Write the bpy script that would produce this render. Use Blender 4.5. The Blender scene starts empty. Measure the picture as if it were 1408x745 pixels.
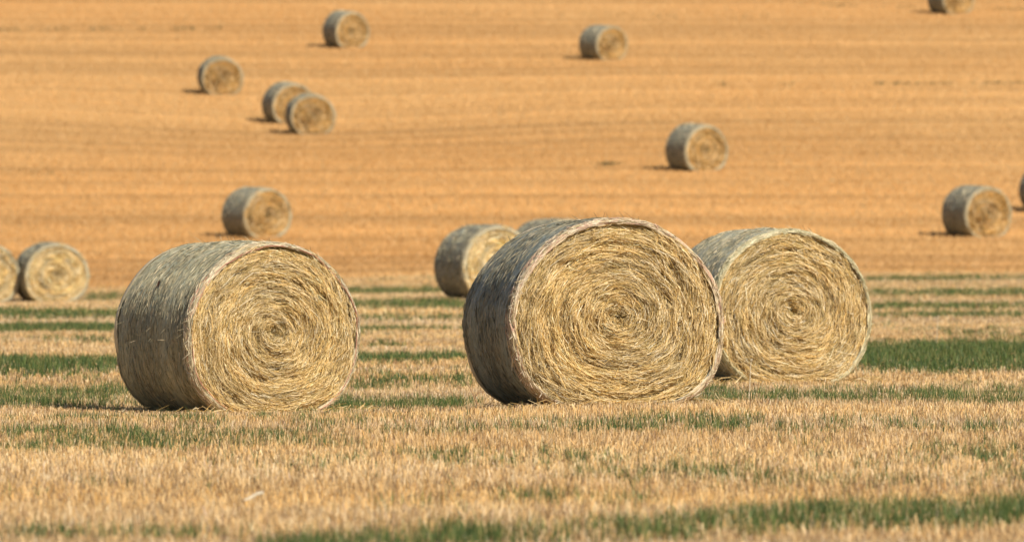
import bpy, math
import numpy as np

rng = np.random.default_rng(11)
scene = bpy.context.scene
COL = scene.collection
R = math.radians

# ------------------------------------------------------------------ helpers
def tag(o, label=None, cat=None, group=None, kind=None):
    if label: o['label'] = label
    if cat: o['category'] = cat
    if group: o['group'] = group
    if kind: o['kind'] = kind
    return o

def empty(name, loc, rz=0.0, s=1.0):
    o = bpy.data.objects.new(name, None)
    COL.objects.link(o)
    o.location = loc
    o.rotation_euler = (0, 0, rz)
    o.scale = (s, s, s)
    o.empty_display_size = 0.3
    return o

def np_mesh(name, V, F, mats, parent=None, tint=None, matidx=None, uv=None, smooth=False):
    """V (n,3), F (m,4) quads or (m,3) triangles -> one mesh object"""
    V = np.asarray(V, np.float32); F = np.asarray(F, np.int32)
    k = F.shape[1]
    me = bpy.data.meshes.new(name)
    me.vertices.add(len(V)); me.vertices.foreach_set('co', V.ravel())
    me.loops.add(F.size); me.loops.foreach_set('vertex_index', F.ravel())
    me.polygons.add(len(F)); me.polygons.foreach_set('loop_start', np.arange(0, F.size, k, dtype=np.int32))
    for m in mats: me.materials.append(m)
    if matidx is not None: me.polygons.foreach_set('material_index', np.asarray(matidx, np.int32))
    if smooth is not False:
        sm = np.ones(len(F), bool) if smooth is True else np.asarray(smooth, bool)
        me.polygons.foreach_set('use_smooth', sm)
    else:
        me.polygons.foreach_set('use_smooth', np.zeros(len(F), bool))
    if tint is not None:
        c = np.ones((len(V), 4), np.float32); c[:, :3] = tint
        a = me.color_attributes.new('tint', 'FLOAT_COLOR', 'POINT')
        a.data.foreach_set('color', c.ravel())
    me.update(calc_edges=True)
    if uv is not None:
        l = me.uv_layers.new(name='UVMap')
        l.data.foreach_set('uv', np.asarray(uv, np.float32)[F.ravel()].ravel())
    o = bpy.data.objects.new(name, me)
    COL.objects.link(o)
    if parent: o.parent = parent
    return o

def vnoise(x, y, seed=0):
    """2-D value noise, 0..1"""
    x = np.asarray(x, float); y = np.asarray(y, float)
    xi = np.floor(x).astype(np.int64); yi = np.floor(y).astype(np.int64)
    fx = x - xi; fy = y - yi
    fx = fx * fx * (3 - 2 * fx); fy = fy * fy * (3 - 2 * fy)
    def h(a, b):
        n = (a * 374761393 + b * 668265263 + seed * 974634211) & 0x7fffffff
        n = ((n ^ (n >> 13)) * 1274126177) & 0x7fffffff
        n = (n ^ (n >> 16)) & 0xffff
        return n / 65535.0
    return (h(xi, yi) * (1 - fx) + h(xi + 1, yi) * fx) * (1 - fy) + (h(xi, yi + 1) * (1 - fx) + h(xi + 1, yi + 1) * fx) * fy

def fnoise(x, y, seed=0):
    return .5 * vnoise(x, y, seed) + .3 * vnoise(x * 2.1, y * 2.1, seed + 1) + .2 * vnoise(x * 4.3, y * 4.3, seed + 2)

def sstep(a, b, x):
    t = np.clip((x - a) / (b - a), 0, 1)
    return t * t * (3 - 2 * t)

# ------------------------------------------------------------------ terrain height
KD = np.array([-400,0,40,63,80,110,140,168,185,198,210,225,243,267,304,319,347,365,400,460,560,700,900,1500.])
KZ = np.array([0,0,0.03,.03,-.05,-.06,-.04,.03,.07,.12,.22,.62,1.25,2.95,5.65,6.85,9.1,10.65,13.6,18.6,26,33,36,30.])
_D = np.arange(-420, 1520, .5)
_k = np.exp(-.5 * (np.arange(-60, 61) * .5 / 7.) ** 2); _k /= _k.sum()
_Z = np.convolve(np.pad(np.interp(_D, KD, KZ), 60, mode='edge'), _k, mode='valid')
BUMP = [(-2.2,71,-.13,3.2,9),(0.8,63,.05,3,7),(-12.5,198,-.62,7.5,24),(-8,306,-.5,9,25),(15,244,-.1,6,14)]
def tz(x, y):
    x = np.asarray(x, float); y = np.asarray(y, float)
    z = np.interp(y, _D, _Z)
    for bx, by, a, rx, ry in BUMP:
        z = z + a * np.exp(-((x - bx) / rx) ** 2 - ((y - by) / ry) ** 2)
    return z

# ------------------------------------------------------------------ materials
def new_mat(name):
    m = bpy.data.materials.new(name); m.use_nodes = True
    nt = m.node_tree; nt.nodes.clear()
    return m, nt, nt.nodes, nt.links

def straw_mat(name, trans=.25, gain=1.0, rough=.6, spec=.25, tcol=(1, .93, .7)):
    """thin plant blades: tint per blade, diffuse + translucent + a little gloss"""
    m, nt, N, L = new_mat(name)
    at = N.new('ShaderNodeAttribute'); at.attribute_name = 'tint'
    mul = N.new('ShaderNodeVectorMath'); mul.operation = 'SCALE'; mul.inputs['Scale'].default_value = gain
    L.new(at.outputs['Color'], mul.inputs[0])
    p = N.new('ShaderNodeBsdfPrincipled')
    p.inputs['Roughness'].default_value = rough
    p.inputs['Specular IOR Level'].default_value = spec
    L.new(mul.outputs[0], p.inputs['Base Color'])
    t = N.new('ShaderNodeBsdfTranslucent')
    tm = N.new('ShaderNodeVectorMath'); tm.operation = 'MULTIPLY'; tm.inputs[1].default_value = tcol
    L.new(mul.outputs[0], tm.inputs[0]); L.new(tm.outputs[0], t.inputs['Color'])
    mx = N.new('ShaderNodeMixShader'); mx.inputs[0].default_value = trans
    L.new(p.outputs[0], mx.inputs[1]); L.new(t.outputs[0], mx.inputs[2])
    o = N.new('ShaderNodeOutputMaterial'); L.new(mx.outputs[0], o.inputs['Surface'])
    return m

def noise(N, L, vec, scale, detail=3, rough=.55):
    n = N.new('ShaderNodeTexNoise'); n.inputs['Scale'].default_value = scale
    n.inputs['Detail'].default_value = detail; n.inputs['Roughness'].default_value = rough
    L.new(vec, n.inputs['Vector']); return n.outputs['Fac']

def scaled(N, L, vec, s, rot=(0, 0, 0)):
    mp = N.new('ShaderNodeMapping'); mp.inputs['Scale'].default_value = s; mp.inputs['Rotation'].default_value = rot
    L.new(vec, mp.inputs['Vector']); return mp.outputs[0]

def ramp(N, L, fac, stops):
    r = N.new('ShaderNodeValToRGB'); e = r.color_ramp.elements
    while len(e) < len(stops): e.new(.5)
    for el, (p, c) in zip(e, stops):
        el.position = p; el.color = (c[0], c[1], c[2], 1)
    L.new(fac, r.inputs[0]); return r.outputs[0]

def mix(N, L, fac, a, b, mode='MIX'):
    m = N.new('ShaderNodeMix'); m.data_type = 'RGBA'; m.blend_type = mode
    def put(v, s):
        if isinstance(v, (tuple, list)): s.default_value = (v[0], v[1], v[2], 1)
        elif isinstance(v, (int, float)): s.default_value = v
        else: L.new(v, s)
    put(fac, m.inputs['Factor']); put(a, m.inputs['A']); put(b, m.inputs['B'])
    return m.outputs['Result']

def simple_mat(name, col, rough=.8):
    m, nt, N, L = new_mat(name)
    tc = N.new('ShaderNodeTexCoord')
    f = noise(N, L, tc.outputs['Object'], 60, 3)
    c = ramp(N, L, f, [(.3, [v * .7 for v in col]), (.7, [min(1, v * 1.2) for v in col])])
    p = N.new('ShaderNodeBsdfPrincipled'); p.inputs['Roughness'].default_value = rough
    L.new(c, p.inputs['Base Color'])
    o = N.new('ShaderNodeOutputMaterial'); L.new(p.outputs[0], o.inputs[0])
    return m

M_STUB = straw_mat('dry_stubble', trans=.22, gain=1.0, rough=.55, spec=.3)
M_GREEN = straw_mat('green_blades', trans=.3, rough=.5, spec=.3, tcol=(.9, 1, .4))
M_STRAW = straw_mat('bale_straw', trans=.12, rough=.5, spec=.35)

def ground_mat():
    m, nt, N, L = new_mat('stubble_ground')
    g = N.new('ShaderNodeNewGeometry'); P = g.outputs['Position']
    fine = noise(N, L, scaled(N, L, P, (9, 9, 9)), 1.0, 5, .65)
    base = ramp(N, L, fine, [(.25, (.24, .155, .08)), (.5, (.42, .28, .14)), (.75, (.58, .41, .21))])
    hill = ramp(N, L, noise(N, L, scaled(N, L, P, (4, 4, 4)), 1.0, 4, .7),
                [(.25, (.42, .245, .095)), (.5, (.51, .305, .125)), (.78, (.60, .375, .16))])  # hill colours darkened to carry the shading among the stubble blades
    sx = N.new('ShaderNodeSeparateXYZ'); L.new(P, sx.inputs[0])
    mr = N.new('ShaderNodeMapRange'); mr.inputs['From Min'].default_value = 200; mr.inputs['From Max'].default_value = 225
    L.new(sx.outputs['Y'], mr.inputs['Value'])
    c = mix(N, L, mr.outputs[0], base, hill)
    # swath rows: bands running across the slope, a few metres wide, gently wandering
    band = noise(N, L, scaled(N, L, P, (.012, .22, 0), (0, 0, R(1.0))), 1.0, 3, .6)
    bc = ramp(N, L, band, [(.30, (.76, .70, .64)), (.47, (.98, .97, .96)), (.7, (1.1, 1.1, 1.1))])
    c = mix(N, L, 1.0, c, bc, 'MULTIPLY')
    band2 = noise(N, L, scaled(N, L, P, (.03, .9, 0), (0, 0, R(-.6))), 1.0, 2, .5)
    bc2 = ramp(N, L, band2, [(.3, (.84, .80, .76)), (.6, (1.06, 1.06, 1.05))])
    c = mix(N, L, 1.0, c, bc2, 'MULTIPLY')
    p = N.new('ShaderNodeBsdfPrincipled'); p.inputs['Roughness'].default_value = .9
    p.inputs['Specular IOR Level'].default_value = .1
    L.new(c, p.inputs['Base Color'])
    b = N.new('ShaderNodeBump'); b.inputs['Strength'].default_value = .6; b.inputs['Distance'].default_value = .06
    L.new(fine, b.inputs['Height']); L.new(b.outputs[0], p.inputs['Normal'])
    o = N.new('ShaderNodeOutputMaterial'); L.new(p.outputs[0], o.inputs[0])
    return m

def wrap_mat(name, dark, mid, light, blue, blue_amt, seed):
    """weathered net wrap over straw: streaks run round the bale"""
    m, nt, N, L = new_mat(name)
    uv = N.new('ShaderNodeUVMap'); uv.uv_map = 'UVMap'
    off = N.new('ShaderNodeVectorMath'); off.operation = 'ADD'; off.inputs[1].default_value = (seed * 3.7, seed * 5.1, 0)
    L.new(uv.outputs[0], off.inputs[0]); U = off.outputs[0]
    st = noise(N, L, scaled(N, L, U, (9, 95, 1)), 1.0, 4, .7)
    c = ramp(N, L, st, [(.3, dark), (.5, mid), (.72, light)])
    big = noise(N, L, scaled(N, L, U, (1.6, 5, 1)), 1.0, 3, .6)
    bf = ramp(N, L, big, [(.38, (0, 0, 0)), (.62, (blue_amt,) * 3)])
    c = mix(N, L, bf, c, blue)
    st2 = noise(N, L, scaled(N, L, U, (22, 160, 1)), 1.0, 2, .5)
    ff = ramp(N, L, st2, [(.60, (0, 0, 0)), (.72, (.7, .7, .7))])
    c = mix(N, L, ff, c, (.50, .44, .34))
    gp = noise(N, L, scaled(N, L, U, (14, 70, 1)), 1.0, 2, .5)
    gf = ramp(N, L, gp, [(.28, (.75, .75, .75)), (.40, (0, 0, 0))])
    c = mix(N, L, gf, c, (.045, .04, .03))
    p = N.new('ShaderNodeBsdfPrincipled'); p.inputs['Roughness'].default_value = .5
    p.inputs['Specular IOR Level'].default_value = .4
    L.new(c, p.inputs['Base Color'])
    b = N.new('ShaderNodeBump'); b.inputs['Strength'].default_value = .9; b.inputs['Distance'].default_value = .012
    L.new(st, b.inputs['Height']); 
    b2 = N.new('ShaderNodeBump'); b2.inputs['Strength'].default_value = .6; b2.inputs['Distance'].default_value = .03
    L.new(noise(N, L, scaled(N, L, U, (14, 30, 1)), 1.0, 2, .5), b2.inputs['Height'])
    L.new(b.outputs[0], b2.inputs['Normal']); L.new(b2.outputs[0], p.inputs['Normal'])
    o = N.new('ShaderNodeOutputMaterial'); L.new(p.outputs[0], o.inputs[0])
    return m

def edge_mat(name, a, b, c, seed):
    """bunched net strands over the bale's rim"""
    m, nt, N, L = new_mat(name)
    uv = N.new('ShaderNodeUVMap'); uv.uv_map = 'UVMap'
    off = N.new('ShaderNodeVectorMath'); off.operation = 'ADD'; off.inputs[1].default_value = (seed * 2.3, seed * 4.9, 0)
    L.new(uv.outputs[0], off.inputs[0]); U = off.outputs[0]
    st = noise(N, L, scaled(N, L, U, (10, 110, 1)), 1.0, 3, .6)
    col = ramp(N, L, st, [(.32, a), (.48, b), (.66, c)])
    p = N.new('ShaderNodeBsdfPrincipled'); p.inputs['Roughness'].default_value = .5
    L.new(col, p.inputs['Base Color'])
    bp = N.new('ShaderNodeBump'); bp.inputs['Strength'].default_value = .8; bp.inputs['Distance'].default_value = .01
    L.new(st, bp.inputs['Height']); L.new(bp.outputs[0], p.inputs['Normal'])
    o = N.new('ShaderNodeOutputMaterial'); L.new(p.outputs[0], o.inputs[0])
    return m

M_GROUND = ground_mat()
M_FACE = simple_mat('packed_straw', (.20, .145, .055), .9)
M_THREAD = simple_mat('red_thread', (.50, .20, .14), .6)
M_TWIG = simple_mat('dry_brown_stem', (.30, .17, .08), .7)
M_PALE = simple_mat('bleached_stem', (.68, .58, .42), .6)
WRAPS = {
 'left':   wrap_mat('net_wrap_grey_green', (.15,.135,.08), (.40,.37,.235), (.64,.55,.35), (.36,.385,.295), .42, 1),
 'center': wrap_mat('net_wrap_shaded_blue_grey', (.095,.10,.085), (.25,.26,.21), (.46,.42,.32), (.22,.275,.26), .65, 2),  # the side's shade is put into this colour: darker and bluer wrap
 'right':  wrap_mat('net_wrap_pale_grey', (.18,.17,.115), (.44,.415,.295), (.66,.59,.42), (.41,.43,.355), .45, 3),
 'far':    wrap_mat('net_wrap_weathered', (.11,.10,.065), (.23,.21,.145), (.36,.32,.22), (.23,.23,.185), .4, 4),
}
EDGES = {
 'left':   edge_mat('net_edge_pale', (.30,.24,.13), (.54,.45,.28), (.72,.60,.40), 1),
 'center': edge_mat('net_edge_pinkish', (.34,.25,.15), (.60,.48,.31), (.76,.63,.44), 2),
 'right':  edge_mat('net_edge_pale_green', (.30,.27,.15), (.54,.49,.30), (.70,.63,.41), 3),
 'far':    edge_mat('net_edge_weathered', (.27,.23,.14), (.38,.33,.21), (.47,.40,.26), 4),
}

# ------------------------------------------------------------------ ground sheet
ys = np.concatenate([np.arange(-200, 20, 20), np.arange(20, 460, 1.5), np.arange(460, 1500, 20)])
xs = np.concatenate([np.arange(-700, -60, 40), np.arange(-60, 60.1, 1.5), np.arange(100, 741, 40)])
X, Y = np.meshgrid(xs, ys)
V = np.stack([X, Y, tz(X, Y)], -1).reshape(-1, 3)
nx, ny = len(xs), len(ys)
i = (np.arange(ny - 1)[:, None] * nx + np.arange(nx - 1)[None]).ravel()
ground = np_mesh('field_ground', V, np.stack([i, i + 1, i + nx + 1, i + nx], 1), [M_GROUND], smooth=True)
tag(ground, 'harvested grain field rising into a hillside, straw coloured ground', 'field', kind='structure')

# ------------------------------------------------------------------ bales: where they stand (x, y, scale, turn in degrees)
BALES = [
 # x, y, scale, turn, kind, label
 (-2.42, 69.85, .981, 31.4, 'left', 'large grey green round bale at left with thin red threads along its pale rim'),
 (.70, 67.2, 1.053, 15.7, 'center', 'largest round straw bale, pinkish rim, shaded blue-grey side, overlapping the bale at its right'),
 (2.55, 79.6, .994, 20.7, 'right', 'large round bale with pale green rim, tucked behind the largest bale at its right'),
 (-.57, 168.69, .999, 29.9, 'mid_a', 'middle-distance bale with shaded dark side, just left behind the largest bale'),
 (1.0, 188.08, 1.063, 29.6, 'mid_b', 'grey bale top peeking out between the largest bale and the smaller one at its left'),
 (-13.65, 204.44, 1.006, 19.8, 'mid_b', 'round bale cut off by the left picture edge, beside another at the hill foot'),
 (-11.85, 204.55, 1.007, 18.3, 'mid_a', 'golden bale at the foot of the hill, right one of the pair at left edge'),
 (-7.75, 241.45, .991, 36.5, 'far_a', 'bale alone on the lower hillside above the grey green near bale'),
 (-11.88, 323.67, 1.013, 11.1, 'far_b', 'bale on the upper left hillside, left of and above the overlapping pair'),
 (-8.69, 309.70, 1.017, 19.6, 'far_c', 'rear bale of the overlapping pair on the left hillside, partly hidden'),
 (-7.68, 303.21, .996, 11.4, 'far_b', 'front bale of the overlapping pair on the left hillside'),
 (-7.35, 352.15, 1.013, 29.1, 'far_c', 'small bale highest up the left half of the hillside'),
 (3.94, 343.14, .977, 37.3, 'far_b', 'small bale high on the hillside straight above the largest bale'),
 (6.38, 274.89, 1.028, 32.6, 'far_c', 'lone bale halfway up the right hillside, above the bale with the pale green rim'),
 (14.20, 243.10, 1.02, 30.5, 'far_b', 'bale low on the right hillside near the right picture edge, shown whole'),
 (17.34, 254.82, 1.023, 26.0, 'far_a', 'sliver of a bale cut off by the right picture edge'),
 (20.82, 377.40, 1.034, 31.8, 'far_b', 'highest bale of all, cut off by the top picture edge at the right'),
]
BXY = np.array([b[:2] for b in BALES]); BT = np.radians([b[3] for b in BALES]); BS = np.array([b[2] for b in BALES])

def off_bales(x, y):
    ok = np.ones(len(x), bool)
    for (bx, by), t, s in zip(BXY, BT, BS):
        dx, dy = x - bx, y - by
        lx = (dx * math.cos(t) + dy * math.sin(t)) / s; ly = (-dx * math.sin(t) + dy * math.cos(t)) / s
        ok &= ~((np.abs(lx) < .64) & (np.abs(ly) < .62))
    return ok

# ------------------------------------------------------------------ the green strips (near and far corner at each end, density)
STRIPS = [
(-8.44, 83.6, -9.45, 93.65, -4.19, 85.0, -4.64, 94.2, 0.8),
(-13.7, 135.75, -14.8, 146.65, -6.74, 136.75, -7.34, 148.9, 0.95),
(-11.94, 118.3, -12.67, 125.5, -5.91, 119.95, -6.23, 126.4, 0.95),
(-11.24, 111.35, -11.39, 112.8, -5.78, 112.1, -5.82, 112.8, 0.5),
(-10.98, 205.0, -11.25, 209.9, -9.94, 204.4, -10.17, 209.15, 0.9),
(-6.25, 68.1, -6.89, 75.05, -3.46, 71.6, -3.81, 78.8, 0.38),
(-3.99, 186.35, -4.29, 200.7, -1.56, 181.55, -1.68, 195.9, 0.8),
(-3.02, 147.45, -3.32, 161.95, -0.88, 149.65, -0.95, 162.6, 1.0),
(-2.62, 130.75, -2.8, 139.65, -0.78, 132.7, -0.82, 140.7, 0.5),
(-2.4, 119.95, -2.46, 122.75, -0.71, 121.65, -0.72, 123.65, 0.4),
(-1.84, 92.0, -1.93, 96.55, -0.46, 93.6, -0.48, 97.7, 0.7),
(-1.61, 78.7, -1.69, 82.5, -0.39, 78.95, -0.41, 82.95, 0.33),
(-2.16, 70.65, -2.27, 74.2, -0.34, 69.8, -0.36, 73.65, 0.42),
(8.9, 202.4, 9.14, 207.8, 20.8, 207.6, 21.18, 211.35, 0.8),
(7.63, 169.85, 8.22, 183.15, 17.61, 175.75, 19.0, 189.65, 0.75),
(6.66, 148.45, 6.99, 155.6, 15.45, 154.15, 16.1, 160.7, 0.95),
(6.14, 136.75, 6.41, 142.85, 14.12, 140.9, 14.76, 147.3, 0.7),
(3.78, 86.95, 4.47, 102.8, 8.96, 89.4, 10.86, 108.35, 1.0),
(1.74, 68.85, 1.86, 73.8, 6.66, 66.5, 7.41, 73.9, 0.14),
(3.61, 67.35, 3.8, 71.0, 6.66, 66.5, 7.24, 72.25, 0.25),
(-1.15, 35.6, -1.19, 36.8, 1.03, 38.2, 1.09, 40.45, 0.62),
(1.03, 38.1, 1.1, 40.65, 4.03, 40.2, 4.4, 43.9, 0.75),
(-0.49, 37.35, -0.51, 38.8, 0.19, 38.0, 0.2, 39.6, 0.4),
(-3.48, 37.9, -3.54, 38.6, -1.12, 37.8, -1.14, 38.45, 0.3),
(-2.63, 53.9, -2.77, 56.75, -1.25, 53.95, -1.32, 56.8, 0.28),
(-4.56, 55.15, -4.9, 59.25, -2.74, 55.1, -2.88, 58.0, 0.14),
(1.22, 45.15, 1.27, 46.9, 4.5, 44.9, 4.7, 46.9, 0.13),
(0.4, 56.85, 0.41, 59.45, 1.64, 56.8, 1.7, 58.85, 0.22),
(0.32, 46.5, 0.34, 48.65, 1.51, 46.5, 1.57, 48.35, 0.2),
(-0.02, 42.35, -0.02, 44.15, 0.76, 42.35, 0.79, 43.9, 0.2),
(-0.81, 41.25, -0.84, 42.7, -0.32, 41.35, -0.33, 42.95, 0.12),
(2.48, 49.7, 2.66, 53.3, 5.02, 50.05, 5.44, 54.25, 0.1),
]
def green_weight(x, y):
    w = np.zeros(len(x))
    for xa, ya, xb, yb, xc, yc, xd, yd, dn in STRIPS:
        # left end (xa,ya)-(xb,yb), right end (xc,yc)-(xd,yd)
        u = np.clip((x - xa) / (xc - xa), -.3, 1.3)
        n0 = ya + (yc - ya) * u; f0 = yb + (yd - yb) * u
        wob = (vnoise(x * 1.3, y * .02 + 7.3, 5) - .5) * .28 * (f0 - n0)
        v = (y - n0 - wob) / np.maximum(f0 - n0, .1)
        vy = np.clip((y - n0) / np.maximum(f0 - n0, .1), 0, 1)
        xl = xa + (xb - xa) * vy; xr = xc + (xd - xc) * vy
        fade = max(.12, .04 * (xc - xa))
        e = sstep(-.2, .2, v) * (1 - sstep(.6, 1.35, v)) * sstep(-fade, fade, x - xl) * sstep(-fade, fade, xr - x)
        w = np.maximum(w, dn * e)
    return w

# ------------------------------------------------------------------ blades
def blade_arrays(x, y, h, w, lean, tint, bend=False, spread=math.pi / 2):
    n = len(x)
    z = tz(x, y) - .01
    az = rng.uniform(-spread, spread, n)
    wx, wy = np.cos(az) * w * .5, np.sin(az) * w * .5
    la = rng.uniform(0, 2 * math.pi, n)
    lx, ly = np.cos(la) * lean * h, np.sin(la) * lean * h
    if not bend:
        V = np.empty((n, 4, 3), np.float32)
        V[:, 0] = np.stack([x - wx, y - wy, z], 1); V[:, 1] = np.stack([x + wx, y + wy, z], 1)
        V[:, 2] = np.stack([x + lx + wx * .8, y + ly + wy * .8, z + h], 1)
        V[:, 3] = np.stack([x + lx - wx * .8, y + ly - wy * .8, z + h], 1)
        F = np.arange(n * 4, dtype=np.int32).reshape(n, 4)
        k = 4
    else:
        V = np.empty((n, 6, 3), np.float32)
        V[:, 0] = np.stack([x - wx, y - wy, z], 1); V[:, 1] = np.stack([x + wx, y + wy, z], 1)
        V[:, 2] = np.stack([x + lx * .3 + wx * .9, y + ly * .3 + wy * .9, z + h * .6], 1)
        V[:, 3] = np.stack([x + lx * .3 - wx * .9, y + ly * .3 - wy * .9, z + h * .6], 1)
        V[:, 4] = np.stack([x + lx + wx * .15, y + ly + wy * .15, z + h], 1)
        V[:, 5] = np.stack([x + lx - wx * .15, y + ly - wy * .15, z + h], 1)
        b = (np.arange(n, dtype=np.int32) * 6)[:, None]
        F = np.concatenate([b + np.array([[0, 1, 2, 3]]), b + np.array([[3, 2, 4, 5]])], 1).reshape(-1, 4)
        k = 6
    return V.reshape(-1, 3), F, np.repeat(tint, k, 0)

def scatter(d0, d1, dens, wide=1.15, pad=2.5):
    hw1 = .0644 * d1 * wide + pad
    n = int((d1 - d0) * 2 * hw1 * dens)
    y = rng.uniform(d0, d1, n); x = rng.uniform(-hw1, hw1, n)
    k = np.abs(x) < .0644 * y * wide + pad
    return x[k], y[k]

PAL = np.array([(.74,.51,.25), (.80,.585,.315), (.85,.675,.42), (.66,.41,.17), (.78,.50,.20), (.31,.19,.095), (.60,.425,.29)])
PALP = np.array([.25, .23, .12, .14, .13, .09, .04])
def straw_tint(x, y, n):
    c = PAL[rng.choice(len(PAL), n, p=PALP)] * rng.uniform(.82, 1.15, (n, 1))
    o = fnoise(x * .06, y * .3, 31)                                   # rows cut a little differently: more orange or greyer straw
    c = c * (1 + (o[:, None] - .5) * np.array([.30, .08, -.45]))
    dk = (vnoise(x * 9, y * 1.5, 141) > .74) & (rng.random(n) < .45)              # weathered grey-brown stalks in small groups
    c[dk] *= np.array([.50, .46, .46])
    o2 = sstep(.3, .7, fnoise(x * .09, y * .22, 131))[:, None]
    c = c * (1 - .17 * o2 * np.array([.9, 1, 1.05]))
    return np.clip(c, 0, .85)
def hill_tint(x, y, n):
    c = (.14 * PAL[rng.choice(len(PAL), n, p=PALP)] + .86 * np.array([.645, .445, .22])) * rng.uniform(.94, 1.06, (n, 1)) * np.array([.985, .865, .715])
    b = fnoise(x * .012 + 3, y * .2, 41); b2 = vnoise(x * .03, y * .8, 47)
    b3 = vnoise(x * .025 + 9, y * 1.7, 49)
    b4 = sstep(.62, .8, vnoise(x * .015 - y * .01, y * .42, 57))
    k = .84 + .22 * sstep(.28, .62, b) + .24 * (b2 - .5) + .26 * (b3 - .5) - .13 * b4      # swath rows of lighter chopped straw
    big = sstep(.3, .7, fnoise(x * .03 + 5, y * .013, 71))[:, None]
    c = c * (1 - big * np.array([.03, .10, .19]))                      # broad patches of deeper, more orange straw
    foot = (1 - sstep(222, 240, y)) * (.55 + .45 * vnoise(x * .08, y * .1, 53))     # browner, thinner straw at the foot of the hill
    top = sstep(320, 400, y)
    c = c * (1 - foot[:, None] * np.array([.10, .13, .15])) * (1 - top[:, None] * np.array([.08, .09, .08]))
    return np.clip(c * k[:, None], 0, .85)
GPAL = np.array([(.058,.098,.030), (.085,.135,.038), (.125,.175,.052), (.040,.074,.030), (.26,.25,.09)])
def green_tint(n):
    return GPAL[rng.choice(len(GPAL), n, p=[.26, .27, .18, .13, .16])] * rng.uniform(.72, 1.3, (n, 1))

sv, sf, st_, gv, gf_, gt_ = [], [], [], [], [], []
def push(a, b, c, A):
    off = sum(len(q) for q in a)
    a.append(A[0]); b.append(A[1] + off); c.append(A[2])
#       d0   d1  dens  width          height
LODS = [(29, 80, 640, (.003, .0066), (.018, .068)),
        (80, 130, 250, (.0055, .010), (.018, .068)),
        (130, 215, 105, (.009, .016), (.022, .08))]
for d0, d1, dens, wr, hr in LODS:
    x, y = scatter(d0, d1, dens)
    k = off_bales(x, y); x, y = x[k], y[k]
    gw = green_weight(x, y)
    pat = .5 * fnoise(x * 1.6, y * .55, 61) + .5 * vnoise(x * 6, y * 1.2, 62)
    p_green = np.clip(gw * (.25 + 1.35 * sstep(.32, .62, pat)), 0, 1) + .30 * sstep(.50, .70, fnoise(x * .35, y * .22, 77)) * sstep(.45, .7, vnoise(x * 5, y * 1.1, 78))
    isg = rng.random(len(x)) < p_green * .56
    xs_, ys_ = x[~isg], y[~isg]; n = len(xs_)
    hrow = .55 + .9 * fnoise(xs_ * .1, ys_ * .35, 83)
    h = rng.uniform(*hr, n) * hrow; w = rng.uniform(*wr, n)
    lean = np.abs(rng.normal(0, .36, n)); lie = rng.random(n) < .2; lean[lie] = rng.uniform(.7, 1.6, lie.sum()); h[lie] *= .55
    push(sv, sf, st_, blade_arrays(xs_, ys_, h, w, lean, straw_tint(xs_, ys_, n)))
    xg, yg = x[isg], y[isg]
    # green blades grow as little tufts
    rep = 4 if d1 <= 130 else 2
    xg = np.repeat(xg, rep) + rng.normal(0, .025, len(xg) * rep); yg = np.repeat(yg, rep) + rng.normal(0, .03, len(yg) * rep)
    n = len(xg); str_ = np.repeat(np.clip(gw[isg] * 1.1, .35, 1), rep)
    h = rng.uniform(.045, .12, n) * (.70 + .42 * str_) * np.where(rng.random(n) < .15, 1.4, 1.0); w = rng.uniform(wr[0] * .9, wr[1] * .95, n)
    push(gv, gf_, gt_, blade_arrays(xg, yg, h, w, np.abs(rng.normal(.15, .25, n)), green_tint(n), True))
# hillside: thinner scatter of wider tufts of cut straw
x, y = scatter(213, 450, 64, 1.10, 3)
k = off_bales(x, y); x, y = x[k], y[k]; n = len(x)
push(sv, sf, st_, blade_arrays(x, y, rng.uniform(.05, .12, n), rng.uniform(.012, .028, n), np.abs(rng.normal(.1, .35, n)), hill_tint(x, y, n), spread=.55))
# the field goes on to both sides, a little thinner
for d0, d1, dens, wr, hr, hill in [(29, 213, 45, (.009, .018), (.02, .08), False), (213, 450, 24, (.022, .045), (.05, .12), True)]:
    n = int((d1 - d0) * 2 * (.0644 * d1 * 1.5 + 14) * dens)
    y = rng.uniform(d0, d1, n); x = rng.uniform(-1, 1, n) * (.0644 * d1 * 1.5 + 14)
    inner = .0644 * y * (1.10 if hill else 1.15) + (3 if hill else 2.5)
    k = (np.abs(x) > inner) & (np.abs(x) < .0644 * y * 1.5 + 14); x, y = x[k], y[k]; n = len(x)
    push(sv, sf, st_, blade_arrays(x, y, rng.uniform(*hr, n), rng.uniform(*wr, n), np.abs(rng.normal(.1, .35, n)),
                                   (hill_tint if hill else straw_tint)(x, y, n), spread=.55 if hill else math.pi / 2))
stub = np_mesh('stubble', np.concatenate(sv), np.concatenate(sf), [M_STUB], tint=np.concatenate(st_))
tag(stub, 'short dry golden stubble covering the whole field', 'stubble', kind='stuff')
grass = np_mesh('green_grass', np.concatenate(gv), np.concatenate(gf_), [M_GREEN], tint=np.concatenate(gt_))
tag(grass, 'dark green grass growing in strips across the stubble', 'grass', kind='stuff')

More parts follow.
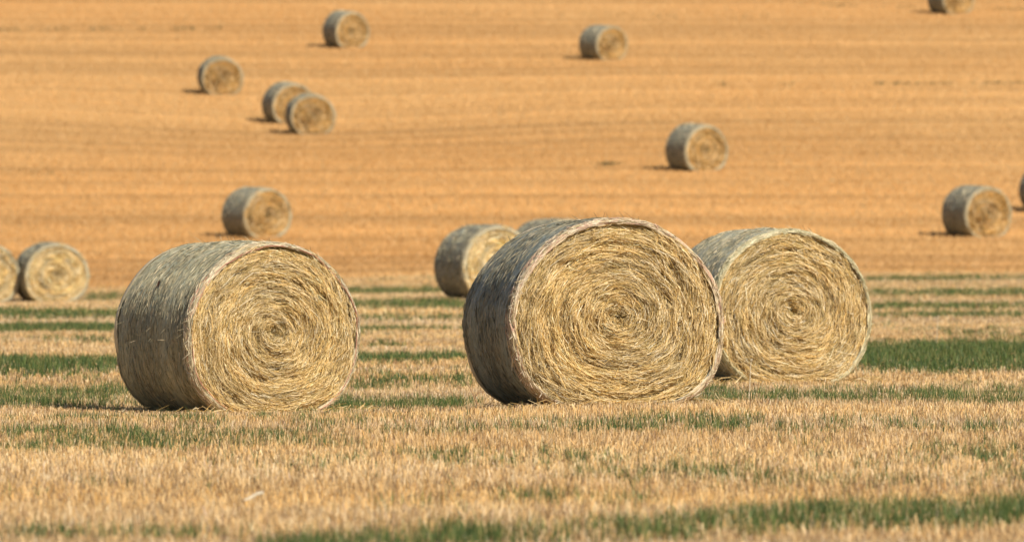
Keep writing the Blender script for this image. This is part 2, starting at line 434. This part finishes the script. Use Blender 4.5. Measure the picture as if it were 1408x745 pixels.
# sparse grey olive weeds along old tracks across the upper hillside
wx_, wy_ = [], []
for (xa, ya, xb, yb, n, sp) in [(4, 325.2, 34, 327.2, 1500, .35), (-26, 363.8, -13, 365.2, 700, .5), (13, 385, 30, 377.5, 800, .6), (-40, 273, -14.5, 273.4, 250, .4), (-6, 377, 12, 374, 350, .7)]:
    u = rng.random(n); cl = fnoise(u * 22, u * 0 + xa, 91) > .47
    u = u[cl]; wx_.append(xa + (xb - xa) * u + rng.normal(0, .1, len(u))); wy_.append(ya + (yb - ya) * u + rng.normal(0, sp, len(u)))
wx_.append(3.33 + rng.normal(0, .22, 110)); wy_.append(277.8 + rng.normal(0, .35, 110))   # one darker clump
x = np.concatenate(wx_); y = np.concatenate(wy_); n = len(x)
wt = np.array([(.10, .11, .05), (.16, .14, .07), (.07, .085, .045)])[rng.integers(0, 3, n)]
A = blade_arrays(x, y, rng.uniform(.08, .17, n), rng.uniform(.02, .045, n), np.abs(rng.normal(.2, .25, n)), wt, True)
weeds = np_mesh('weeds', A[0], A[1], [M_GREEN], tint=A[2])
tag(weeds, 'thin lines of dull olive weeds across the upper hillside', 'weeds', kind='stuff')

# ------------------------------------------------------------------ round bales
AX, BZ, ZC, LEN = .872, .80, .765, 1.25
def section(a, r, ph):
    """point of the sagging cross-section at angle a and relative radius r"""
    k = 1 + .010 * np.sin(2 * a + ph) + .007 * np.sin(3 * a + 2 * ph) + .004 * np.sin(7 * a + ph * 3)
    sa, ca = np.sin(a), np.cos(a)
    q = 2.0 + (.28 if ph == 1.9 else .20) * sstep(.1, -.7, sa)                # sagged: the lower half is squarer than the upper
    m = (np.abs(ca) ** q + np.abs(sa) ** q) ** (-1 / q)
    x = AX * r * k * ca * m * (1 - .06 * sa * r)
    z = ZC + (BZ + .04 * sstep(0, -.5, sa)) * r * k * sa * m
    z = .5 * (z + np.sqrt(z * z + .004)) - .014
    return x, z

def face_depth(a, r, ph, seed):
    """how far the straw end sits behind the bale's end plane (positive = sunk)"""
    sw = a / (2 * math.pi)
    n1 = vnoise(r * 16 + sw, np.cos(a) * 2.2 + np.sin(a) * 1.7 + r * 3, seed) - .5
    n2 = vnoise(np.cos(a) * r * 6, np.sin(a) * r * 6, seed + 3) - .5
    d = .026 + .014 * sstep(.82, .94, r) + .048 * n1 + .034 * n2 - .012 * (1 - sstep(0, .6, r))
    # matted layers: long torn hollows following the winding
    g = sstep(.62, .80, vnoise(r * 21 + sw, np.cos(a - r * 2) * 5.3 + np.sin(a) * 2 + 7, seed + 5)) * sstep(.10, .3, r)
    d = d + .022 * g
    d = d + .05 * np.exp(-(r / .07) ** 2)
    return d

SPAL = np.array([(.74,.545,.26), (.81,.645,.37), (.85,.74,.51), (.66,.46,.19), (.48,.345,.13), (.22,.15,.055), (.72,.475,.165), (.50,.385,.16)])
SPP = np.array([.22, .16, .07, .15, .13, .10, .09, .08])
def strips(P, W, tint):
    """P (n,3,3) centre lines, W (n,3,3) half-width vectors"""
    n = len(P)
    V = np.stack([P - W, P + W], 2).reshape(n, 6, 3)
    b = (np.arange(n, dtype=np.int32) * 6)[:, None]
    F = np.concatenate([b + np.array([[0, 1, 3, 2]]), b + np.array([[2, 3, 5, 4]])], 1).reshape(-1, 4)
    return V.reshape(-1, 3), F, np.repeat(tint, 6, 0)

def end_face(root, ph, seed, nst, wr, back=False, hollow=.5, sl=(.05, .20)):
    rs = np.random.default_rng(seed)
    na, nr = 144, 34
    a = np.linspace(0, 2 * math.pi, na, endpoint=False); r = np.linspace(.004, .958, nr)
    A_, R_ = np.meshgrid(a, r)
    x, z = section(A_, R_, ph)
    y = -LEN / 2 + face_depth(A_, R_, ph, seed)
    V = np.stack([x, y, z], -1).reshape(-1, 3)
    i = np.arange(nr - 1)[:, None] * na; j = np.arange(na)[None]; j2 = (j + 1) % na
    F = np.stack([i + j, i + na + j, i + na + j2, i + j2], -1).reshape(-1, 4)
    nb = len(F)
    tint = np.full((len(V), 3), .2)
    # straws lying round the spiral
    n = nst
    r0 = np.sqrt(rs.uniform(.0006, .955, n)); a0 = rs.uniform(0, 2 * math.pi, n)
    ln = rs.uniform(sl[0], sl[1], n) * (.35 + .65 * sstep(0, .35, r0))
    pt = rs.normal(.10, .20, n); wild = rs.random(n) < .06; pt[wild] = rs.normal(0, .9, wild.sum())
    core = r0 < .13; pt[core] += rs.normal(0, .5, core.sum())
    sw0 = a0 / (2 * math.pi)
    g0 = sstep(.62, .80, vnoise(r0 * 21 + sw0, np.cos(a0 - r0 * 2) * 5.3 + np.sin(a0) * 2 + 7, seed + 5))
    keep = rs.random(n) > .62 * g0                                             # fewer loose straws in the hollows
    r0, a0, ln, pt, wild = r0[keep], a0[keep], ln[keep], pt[keep], wild[keep]; n = len(r0)
    clump = vnoise(r0 * 14 + a0, np.cos(a0) * 4 + np.sin(a0) * 3, seed + 15) - .5
    pt = pt + clump * .42                                                       # neighbouring straws lean the same way
    t = np.array([-.5, 0, .5])[None]
    rm = .83
    rr = r0[:, None] + t * (ln * np.sin(pt))[:, None] / rm
    aa = a0[:, None] + t * (ln * np.cos(pt))[:, None] / (rm * np.maximum(r0, .09))[:, None]
    rr = np.clip(np.abs(rr), .003, .985)
    px, pz = section(aa, rr, ph)
    lift = rs.gamma(1.4, .008, n)
    tilt = rs.normal(0, .016, n); tilt[wild] *= 2.0
    yy = -LEN / 2 + face_depth(aa, rr, ph, seed) - lift[:, None] - np.abs(t * 2) * 0 - t * 2 * tilt[:, None]
    yy = np.maximum(yy, -LEN / 2 - .05)
    P = np.stack([px, yy, pz], -1)
    T = P[:, 2] - P[:, 0]; T /= np.linalg.norm(T, axis=1, keepdims=True) + 1e-9
    Nn = np.array([0, -1, 0.])
    S = np.cross(T, Nn); S /= np.linalg.norm(S, axis=1, keepdims=True) + 1e-9
    roll = rs.normal(0, .55, n)[:, None]
    Wd = S * np.cos(roll) + Nn * np.sin(roll)
    w = rs.uniform(wr[0], wr[1], n)[:, None] * .5
    W = np.stack([Wd * w * .6, Wd * w, Wd * w * .5], 1)
    tn = SPAL[rs.choice(len(SPAL), n, p=SPP)] * rs.uniform(.8, 1.15, (n, 1))
    ring = vnoise(r0 * 9 + a0 / 6.283, np.cos(a0) * 1.5, seed + 9)           # layers of greener or more golden straw
    far = 1.0 if nst > 8000 else 2.2
    if nst < 5000: tn = tn * np.array([.74, .63, .50])
    tn = np.clip(tn * (1 + far * (ring[:, None] - .5) * np.array([.30, .24, .10])) * (1 - .35 * (far > 1) * np.exp(-(r0[:, None] / .16) ** 2)), 0, .9)
    v2, f2, c2 = strips(P, W, tn)
    F = np.concatenate([F, f2 + len(V)]); V = np.concatenate([V, v2]); tint = np.concatenate([tint, c2])
    mi = np.r_[np.zeros(nb, int), np.ones(len(f2), int)]
    if back: V = V * np.array([-1, -1, 1])
    return np_mesh('end_face', V, F, [M_FACE, M_STRAW], root, tint, mi, smooth=np.r_[np.ones(nb, bool), np.zeros(len(f2), bool)])

def lathe(prof, ph, na, lumps, seed):
    """prof: list of (y, inset m); returns verts, faces, uv on an open ring grid (seam doubled)"""
    prof = np.array(prof)
    a = np.linspace(0, 2 * math.pi, na + 1)
    A_, Q = np.meshgrid(a, np.arange(len(prof)))
    yv = prof[Q, 0]; ins = prof[Q, 1]
    ca, sa = np.cos(A_), np.sin(A_)
    lum = lumps * ((vnoise(ca * 3 + 5, sa * 3 + yv * 5, seed) - .5) + .6 * (vnoise(ca * 9 + 5, sa * 9 + yv * 14, seed + 1) - .5))
    lum = lum * sstep(0, .22, HL - np.abs(yv))
    x, z = section(A_, 1 - (ins - lum) / .83, ph)
    V = np.stack([x, yv, z], -1).reshape(-1, 3)
    n1 = na + 1
    i = np.arange(len(prof) - 1)[:, None] * n1; j = np.arange(na)[None]
    F = np.stack([i + j, i + j + 1, i + n1 + j + 1, i + n1 + j], -1).reshape(-1, 4)
    arc = np.r_[0, np.cumsum(np.hypot(np.diff(prof[:, 0]), np.diff(prof[:, 1])))]
    uv = np.stack([A_ * .83, arc[Q]], -1).reshape(-1, 2)
    return V, F, uv

HL = LEN / 2
CORNER = [(-HL + .014, .044), (-HL + .004, .032), (-HL + .006, .018), (-HL + .020, .006), (-HL + .045, 0.0)]
HL = LEN / 2
def net_wrap(root, ph, seed, mat, nfl, fw, detail):
    fl = (.025, .095) if detail else (.03, .12)
    rs = np.random.default_rng(seed + 50)
    m = 26 if detail else 12
    ymid = np.linspace(-HL + .09, HL - .09, m)
    side = [(yy, -.012 * (1 - (yy / HL) ** 2) + (.004 * math.sin(yy * 9 + ph) if detail else 0)) for yy in ymid]
    prof = [(-HL + .020, .040)] + CORNER[1:] + side + [(-y_, q) for y_, q in CORNER[:0:-1]] + [(HL - .020, .040)]
    V, F, uv = lathe(prof, ph, 150 if detail else 72, .020 if detail else .014, seed)
    nb = len(F); tint = np.full((len(V), 3), .3)
    if nfl:
        n = nfl
        a0 = rs.uniform(0, 2 * math.pi, n); y0 = rs.uniform(-HL + .05, HL - .03, n)
        ln = rs.uniform(fl[0], fl[1], n); pt = rs.normal(0, .085, n)
        hair = rs.random(n) < .012; pt[hair] = rs.normal(0, .9, hair.sum())
        t = np.array([-.5, 0, .5])[None]
        aa = a0[:, None] + t * (ln * np.cos(pt))[:, None] / .83
        yv = y0[:, None] + t * (ln * np.sin(pt))[:, None]
        bar = -.012 * (1 - (yv / HL) ** 2)
        ca, sa = np.cos(aa), np.sin(aa)
        lum = .020 * ((vnoise(ca * 3 + 5, sa * 3 + yv * 5, seed) - .5) + .6 * (vnoise(ca * 9 + 5, sa * 9 + yv * 14, seed + 1) - .5))
        lum = lum * sstep(0, .22, HL - np.abs(yv))
        up = rs.uniform(.001, .005, n)[:, None] + hair[:, None] * (t + .5) * rs.uniform(.02, .07, n)[:, None]
        px, pz = section(aa, 1 - (bar - lum - up) / .83, ph)
        P = np.stack([px, yv, pz], -1)
        T = P[:, 2] - P[:, 0]; T /= np.linalg.norm(T, axis=1, keepdims=True) + 1e-9
        Nn = np.stack([np.cos(a0), 0 * a0, np.sin(a0)], 1)
        S = np.cross(T, Nn); S /= np.linalg.norm(S, axis=1, keepdims=True) + 1e-9
        roll = rs.normal(0, .7, n)[:, None]
        Wd = S * np.cos(roll) + Nn * np.sin(roll)
        w = rs.uniform(fw[0], fw[1], n)[:, None] * .5
        W = np.stack([Wd * w * .6, Wd * w, Wd * w * .5], 1)
        fp = np.array([(.44,.39,.26), (.56,.47,.32), (.36,.33,.23), (.26,.27,.21), (.09,.085,.06), (.68,.56,.40), (.29,.325,.29)])
        fp = fp * (np.array([.86, .85, .84]) if seed == 202 else np.array([1.12, 1.10, 1.04]))  # centre bale's flecks kept dark, like its shade-darkened wrap
        tn = fp[rs.choice(7, n, p=[.22, .13, .19, .15, .15, .04, .12])] * rs.uniform(.8, 1.15, (n, 1))
        v2, f2, c2 = strips(P, W, tn)
        F = np.concatenate([F, f2 + len(V)]); uv = np.concatenate([uv, np.zeros((len(v2), 2))]); V = np.concatenate([V, v2]); tint = np.concatenate([tint, c2])
    mi = np.r_[np.zeros(nb, int), np.ones(len(F) - nb, int)]
    return np_mesh('net_wrap', V, F, [mat, M_STRAW], root, tint, mi, uv, smooth=mi == 0)

WIDE = [(-HL + .012, .100), (-HL - .004, .080), (-HL + .006, .028), (-HL + .022, .008), (-HL + .050, 0.0)]
def net_edge(root, ph, seed, mat, back=False, detail=True, width=.075, strand=None):
    prof = [(y_ - .004 if k < 2 else y_, q - .004) for k, (y_, q) in enumerate(CORNER if detail else WIDE)] + [(-HL + width, -.006), (-HL + width + .012, -.003)]
    V, F, uv = lathe(prof, ph, 200 if detail else 72, .006, seed + 7)
    # the band is gathered unevenly: its two borders wander
    pa = np.array(prof); nq = len(pa)
    A_ = uv[:, 0] / .83
    w1 = vnoise(np.cos(A_) * 7, np.sin(A_) * 7, seed + 13) - .5; w2 = vnoise(np.cos(A_) * 22, np.sin(A_) * 22, seed + 14) - .5
    row = np.repeat(np.arange(nq), len(V) // nq)
    V[:, 1] += np.where(row >= nq - 2, .030 * w1 + .018 * w2, np.where(row == 0, .006 * w2, 0))
    sh = 1 + np.where(row == 0, .022 * w1 + .016 * w2, .004 * w2)
    V[:, 0] *= sh; V[:, 2] = ZC + (V[:, 2] - ZC) * sh
    nb = len(F); mats = [mat]; tint = None; mi = None
    if strand is not None:
        rs = np.random.default_rng(seed + 70); n = 2600 if detail else 300
        a0 = rs.uniform(0, 2 * math.pi, n); s0 = rs.random(n)
        ln = rs.uniform(.03, .14, n); t = np.array([-.5, 0, .5])[None]
        rag = rs.random(n) < .10
        aa = a0[:, None] + t * (ln * np.where(rag, .5, 1))[:, None] / .83
        arc = np.linspace(0, 1, nq)
        ss = np.clip(s0[:, None] + t * (rs.normal(0, .16, n) * np.where(rag, 3.0, 1))[:, None], 0, 1)
        yv = np.interp(ss, arc, pa[:, 0]); ins = np.interp(ss, arc, pa[:, 1])
        px, pz = section(aa, 1 - (ins - rs.uniform(.002, .009, n)[:, None] - rag[:, None] * (t + .5) * rs.uniform(.004, .030, n)[:, None]) / .83, ph)
        P = np.stack([px, yv - .004 * (ss < .5), pz], -1)
        T = P[:, 2] - P[:, 0]; T /= np.linalg.norm(T, axis=1, keepdims=True) + 1e-9
        Nn = np.stack([np.cos(a0), -1.2 * (1 - s0), np.sin(a0)], 1); Nn /= np.linalg.norm(Nn, axis=1, keepdims=True)
        S = np.cross(T, Nn); S /= np.linalg.norm(S, axis=1, keepdims=True) + 1e-9
        roll = rs.normal(0, .6, n)[:, None]
        Wd = S * np.cos(roll) + Nn * np.sin(roll)
        w = rs.uniform(.003, .008, n)[:, None] * .5 * (1 if detail else 2.5)
        W = np.stack([Wd * w * .6, Wd * w, Wd * w * .5], 1)
        tn = np.array(strand)[rs.integers(0, len(strand), n)] * rs.uniform(.8, 1.15, (n, 1))
        v2, f2, c2 = strips(P, W, np.clip(tn, 0, .85))
        tint = np.concatenate([np.full((len(V), 3), .4), c2]); mi = np.r_[np.zeros(nb, int), np.ones(len(f2), int)]
        F = np.concatenate([F, f2 + len(V)]); uv = np.concatenate([uv, np.zeros((len(v2), 2))]); V = np.concatenate([V, v2]); mats = [mat, M_STRAW]
    if back: V = V * np.array([-1, -1, 1])
    return np_mesh('net_edge', V, F, mats, root, tint, mi, uv, smooth=True if mi is None else mi == 0)

def ring_tube(name, parent, ph, y, inset, rad, mat, seed):
    na, ns = 150, 5
    a = np.linspace(0, 2 * math.pi, na, endpoint=False)
    wob = .010 * (vnoise(np.cos(a) * 4 + 9, np.sin(a) * 4, seed) - .5)
    wob += .016 * sstep(.45, .62, vnoise(np.cos(a) * 2.6 + 4, np.sin(a) * 2.6, seed + 2))    # dips under the net in places
    x, z = section(a, 1 - (inset + wob) / .83, ph)
    yv = y + .012 * (vnoise(np.cos(a) * 5, np.sin(a) * 5 + 3, seed + 1) - .5)
    s = np.linspace(0, 2 * math.pi, ns, endpoint=False)
    V = np.stack([x[:, None] + rad * np.cos(a)[:, None] * np.cos(s)[None], yv[:, None] + rad * np.sin(s)[None], z[:, None] + rad * np.sin(a)[:, None] * np.cos(s)[None]], -1).reshape(-1, 3)
    i = np.arange(na)[:, None] * ns; i2 = ((np.arange(na) + 1) % na)[:, None] * ns; j = np.arange(ns)[None]; j2 = (j + 1) % ns
    F = np.stack([i + j, i2 + j, i2 + j2, i + j2], -1).reshape(-1, 4)
    return np_mesh(name, V, F, [mat], parent, smooth=True)

def make_bale(ph, seed, wrapk, nst, wr, nfl, fw, detail, sl):
    root = empty('round_bale', (0, 0, 0))
    net_wrap(root, ph, seed, WRAPS[wrapk], nfl, fw, detail)
    end_face(root, ph, seed, nst, wr, False, sl=sl)
    end_face(root, ph, seed + 20, max(600, nst // 12), (wr[0] * 2, wr[1] * 2), True)
    width = {'center': .10, 'left': .07, 'right': .075}.get(wrapk, .07)
    strand = {'center': [(.66,.50,.36), (.76,.65,.46), (.60,.48,.27), (.82,.71,.53), (.55,.33,.24), (.44,.36,.21)],
              'left': [(.68,.58,.40), (.78,.67,.48), (.58,.46,.26), (.60,.42,.29), (.40,.34,.21), (.52,.49,.35)],
              'right': [(.64,.58,.37), (.76,.69,.47), (.56,.46,.25), (.46,.46,.30), (.72,.61,.40)]}.get(wrapk, [(.43,.37,.24), (.34,.30,.20), (.50,.41,.26)])
    e = net_edge(root, ph, seed, EDGES[wrapk], False, detail, width, strand)
    net_edge(root, ph, seed, EDGES[wrapk], True, detail, width)
    return root, e

def copy_tree(o, parent=None):
    c = o.copy(); COL.objects.link(c)
    if parent: c.parent = parent
    for ch in list(o.children): copy_tree(ch, c)
    return c

SPEC = {  # phase, seed, wrap, straws, straw width, flecks, fleck width, detail, straw length
 'left':   (0.4, 101, 'left', 32000, (.0024, .0056), 28000, (.0022, .0048), True, (.05, .20)),
 'center': (1.9, 202, 'center', 36000, (.0024, .0054), 20000, (.0022, .0050), True, (.05, .19)),
 'right':  (3.1, 303, 'right', 25000, (.0028, .0070), 15000, (.0026, .0062), True, (.06, .22)),
 'mid_a':  (0.9, 404, 'far', 6000, (.008, .020), 2500, (.008, .018), False, (.10, .30)),
 'mid_b':  (2.4, 505, 'far', 6000, (.008, .020), 2500, (.008, .018), False, (.10, .30)),
 'far_a':  (1.3, 606, 'far', 3500, (.012, .030), 1500, (.012, .03), False, (.12, .35)),
 'far_c':  (4.4, 808, 'far', 3500, (.012, .030), 1500, (.012, .03), False, (.12, .35)),
 'far_b':  (2.9, 707, 'far', 3500, (.012, .030), 1500, (.012, .03), False, (.12, .35)),
}
proto = {}
for bx, by, s, tn, kind, lab in BALES:
    if kind not in proto:
        root, e = make_bale(*SPEC[kind])
        proto[kind] = root
        if kind == 'left':
            t_ = ring_tube('edge_thread', e, SPEC[kind][0], -HL - .003, .026, .0032, M_THREAD, 5)
            t_ = ring_tube('edge_thread', e, SPEC[kind][0], -HL + .040, -.004, .0035, M_THREAD, 8)
            # torn patch in the wrap with a brown straw sticking out
            rs = np.random.default_rng(77); n = 16
            a0 = rs.normal(math.radians(152), .02, n); y0 = rs.normal(.09, .014, n)
            P = np.zeros((n, 3, 3))
            for q, (da, up) in enumerate([(0, .004), (-.03, .018), (-.07, .040)]):
                f = rs.uniform(.5, 1.1, n)
                px, pz = section(a0 + da * f, 1 + (.012 + up * f) / .83, .4)
                P[:, q] = np.stack([px, y0 - .035 * q * f * .5, pz], -1)
            W = np.tile(np.array([0, .004, 0.]), (n, 3, 1)); W[:, 2] *= .4
            tc_ = np.array([(.30,.13,.06), (.12,.07,.04), (.06,.04,.03)])[rs.integers(0, 3, n)]
            v2, f2, c2 = strips(P, W, tc_)
            np_mesh('torn_tuft', v2, f2, [M_STRAW], root, c2)
        if kind == 'center':
            ring_tube('edge_thread', e, SPEC[kind][0], -HL + .012, .012, .0035, M_THREAD, 15)
        o = root
    else:
        o = copy_tree(proto[kind])
    # settle the bale on the slope it lies on
    ex = np.array([math.cos(R(tn)), math.sin(R(tn))]); ey = np.array([-math.sin(R(tn)), math.cos(R(tn))])
    h0 = float(tz(bx, by))
    gx = float(tz(bx + ex[0] * .5, by + ex[1] * .5) - tz(bx - ex[0] * .5, by - ex[1] * .5))
    gy = float(tz(bx + ey[0] * .5, by + ey[1] * .5) - tz(bx - ey[0] * .5, by - ey[1] * .5))
    o.rotation_euler = (math.atan(gy), -math.atan(gx), R(tn))
    o.location = (bx, by, h0 - .005)
    o.scale = {'left': (s, s * 1.11, s * .995), 'center': (s * 1.0, s * 1.19, s * .972), 'right': (s * .985, s * 1.10, s)}.get(kind, (s * (1 + .03 * math.sin(bx * 7)), s * (1.03 + .05 * math.sin(bx * 3 + by)), s * (1 + .02 * math.cos(by))))
    tag(o, lab, 'bale', 'round straw bales scattered over the field')

# ------------------------------------------------------------------ small dry plants
def tube(name, pts, rad, mat, parent=None, ns=5):
    pts = np.asarray(pts, float); n = len(pts)
    rad = np.broadcast_to(np.asarray(rad, float), (n,))
    T = np.gradient(pts, axis=0); T /= np.linalg.norm(T, axis=1, keepdims=True)
    ref = np.array([0.3, 1, .1]); S = np.cross(T, ref); S /= np.linalg.norm(S, axis=1, keepdims=True); U = np.cross(T, S)
    s = np.linspace(0, 2 * math.pi, ns, endpoint=False)
    V = (pts[:, None] + rad[:, None, None] * (S[:, None] * np.cos(s)[None, :, None] + U[:, None] * np.sin(s)[None, :, None])).reshape(-1, 3)
    i = np.arange(n - 1)[:, None] * ns; j = np.arange(ns)[None]; j2 = (j + 1) % ns
    F = np.stack([i + j, i + j2, i + ns + j2, i + ns + j], -1).reshape(-1, 4)
    return np_mesh(name, V, F, [mat], parent, smooth=True)

def gz(x, y): return float(tz(x, y))
st = empty('dry_stalk', (-.262, 65.36, gz(-.262, 65.36)))
tag(st, 'broken brown stalk leaning against the lower left side of the largest bale', 'stalk')
tube('stem', [(0, 0, 0), (-.03, 0, .09), (-.075, .0, .19), (-.115, .01, .26)], [.006, .005, .004, .0025], M_TWIG, st)
tube('side_stem', [(-.045, -.004, .12), (-.02, -.004, .165), (.015, -.004, .175), (.03, -.004, .165)], [.004, .0035, .003, .002], M_TWIG, st)

sp = tag(tube('straw_piece', [(-.055, 0, .055), (-.02, .005, .068), (.012, .005, .088), (.045, 0, .094)], [.007, .011, .010, .012], M_PALE),
         'pale bleached bit of broken straw lying on the stubble at lower left', 'straw')
sp.location = (-1.345, 41.6, gz(-1.345, 41.6))

def grass_stem(x, y, h, nod, lab, mat):
    r = empty('dry_grass_stem', (x, y, gz(x, y)))
    tag(r, lab, 'grass stem', 'tall dry grass stems standing in the stubble')
    pts = [(0, 0, 0), (.01, 0, h * .5), (.015, 0, h * .85), (.02 + nod * .3, 0, h)]
    tube('stem', pts, [.004, .0035, .003, .0025], mat, r)
    e = np.array(pts[-1])
    q = [e, e + (nod * .35 + .004, 0, .02), e + (nod * .8 + .006, 0, .015 - abs(nod) * .25), e + (nod + .008, 0, .03 - abs(nod) * .8)]
    tube('seed_head', q, [.003, .008, .007, .002], mat, r)
grass_stem(5.55, 104.0, .40, .0, 'straight pale grass stem beside the strong green strip, leftmost of those at right', M_PALE)
grass_stem(5.80, 105.0, .28, .0, 'short brown grass stem just behind the strong green strip at right', M_TWIG)
grass_stem(6.18, 106.0, .36, -.05, 'nodding brown grass stem bent to the left near the right picture edge', M_TWIG)
grass_stem(6.33, 106.2, .36, .05, 'nodding brown grass stem bent to the right near the right picture edge', M_TWIG)
grass_stem(2.09, 70.2, .34, .0, 'thin pale grass stem in front of the bale with the pale green rim', M_PALE)

# loose straw dropped round the near bales
rs = np.random.default_rng(9); PP, WW, TT = [], [], []
for q in range(3):
    n = 260; t_ = BT[q]; s = BS[q]
    lx = rs.uniform(-.95, .95, n); ly = rs.choice([-1, 1], n, p=[.8, .2]) * (.66 + rs.gamma(1.3, .10, n))
    side = rs.random(n) < .3; lx[side] = rs.choice([-1, 1], side.sum()) * (.62 + rs.gamma(1.2, .10, side.sum())); ly[side] = rs.uniform(-.7, .7, side.sum())
    cx = BXY[q, 0] + s * (lx * math.cos(t_) - ly * math.sin(t_)); cy = BXY[q, 1] + s * (lx * math.sin(t_) + ly * math.cos(t_))
    az = rs.uniform(0, 2 * math.pi, n); ln = rs.uniform(.06, .22, n); up = rs.normal(.15, .35, n)
    d = np.stack([np.cos(az) * np.cos(up), np.sin(az) * np.cos(up), np.sin(up)], 1)
    c0 = np.stack([cx, cy, tz(cx, cy) + rs.uniform(.015, .06, n)], 1)
    k = np.array([-.5, 0, .5])[None, :, None]
    P = c0[:, None] + k * (d * ln[:, None])[:, None]; P[:, 1, 2] += rs.normal(0, .01, n)
    S_ = np.cross(d, np.array([0, 1, .3])); S_ /= np.linalg.norm(S_, axis=1, keepdims=True)
    w = rs.uniform(.002, .0042, n)[:, None]
    PP.append(P); WW.append(np.stack([S_ * w * .7, S_ * w, S_ * w * .6], 1)); TT.append(SPAL[rs.choice(len(SPAL), n, p=SPP)])
v2, f2, c2 = strips(np.concatenate(PP), np.concatenate(WW), np.concatenate(TT))
ls = np_mesh('loose_straw', v2, f2, [M_STRAW], tint=c2)
tag(ls, 'loose golden straw scattered round the feet of the near bales', 'straw', kind='stuff')

# ------------------------------------------------------------------ light, sky, camera
S = np.array([.50, -.60, .61]); S /= np.linalg.norm(S)
sun = bpy.data.lights.new('sun', 'SUN'); sun.energy = 4.5; sun.angle = R(.53); sun.color = (1, .93, .80)
so = bpy.data.objects.new('sun', sun); COL.objects.link(so)
from mathutils import Vector
so.rotation_euler = Vector(S).to_track_quat('Z', 'Y').to_euler()
so.location = (40, -40, 60)
w = bpy.data.worlds.new('World'); scene.world = w; w.use_nodes = True
nt = w.node_tree; nt.nodes.clear()
sky = nt.nodes.new('ShaderNodeTexSky'); sky.sky_type = 'NISHITA'; sky.sun_disc = False
sky.sun_elevation = math.asin(S[2]); sky.sun_rotation = math.atan2(S[0], S[1])
bg = nt.nodes.new('ShaderNodeBackground'); bg.inputs['Strength'].default_value = .06
out = nt.nodes.new('ShaderNodeOutputWorld')
nt.links.new(sky.outputs[0], bg.inputs[0]); nt.links.new(bg.outputs[0], out.inputs[0])

cam = bpy.data.cameras.new('camera'); co = bpy.data.objects.new('camera', cam); COL.objects.link(co)
co.location = (0, 0, 1.5); co.rotation_euler = (math.pi / 2 - 57.5 / 10937., 0, 0)
cam.sensor_width = 36; cam.lens = 10937 / 1408 * 36
cam.clip_start = .5; cam.clip_end = 3000
cam.dof.use_dof = True; cam.dof.focus_distance = 64.5; cam.dof.aperture_fstop = 5.2
scene.camera = co
scene.view_settings.view_transform = 'Standard'; scene.view_settings.look = 'None'
scene.view_settings.exposure = 0.42; scene.view_settings.gamma = 1.0
scene.render.engine = 'CYCLES'
scene.cycles.max_bounces = 6; scene.cycles.diffuse_bounces = 3; scene.cycles.transparent_max_bounces = 4
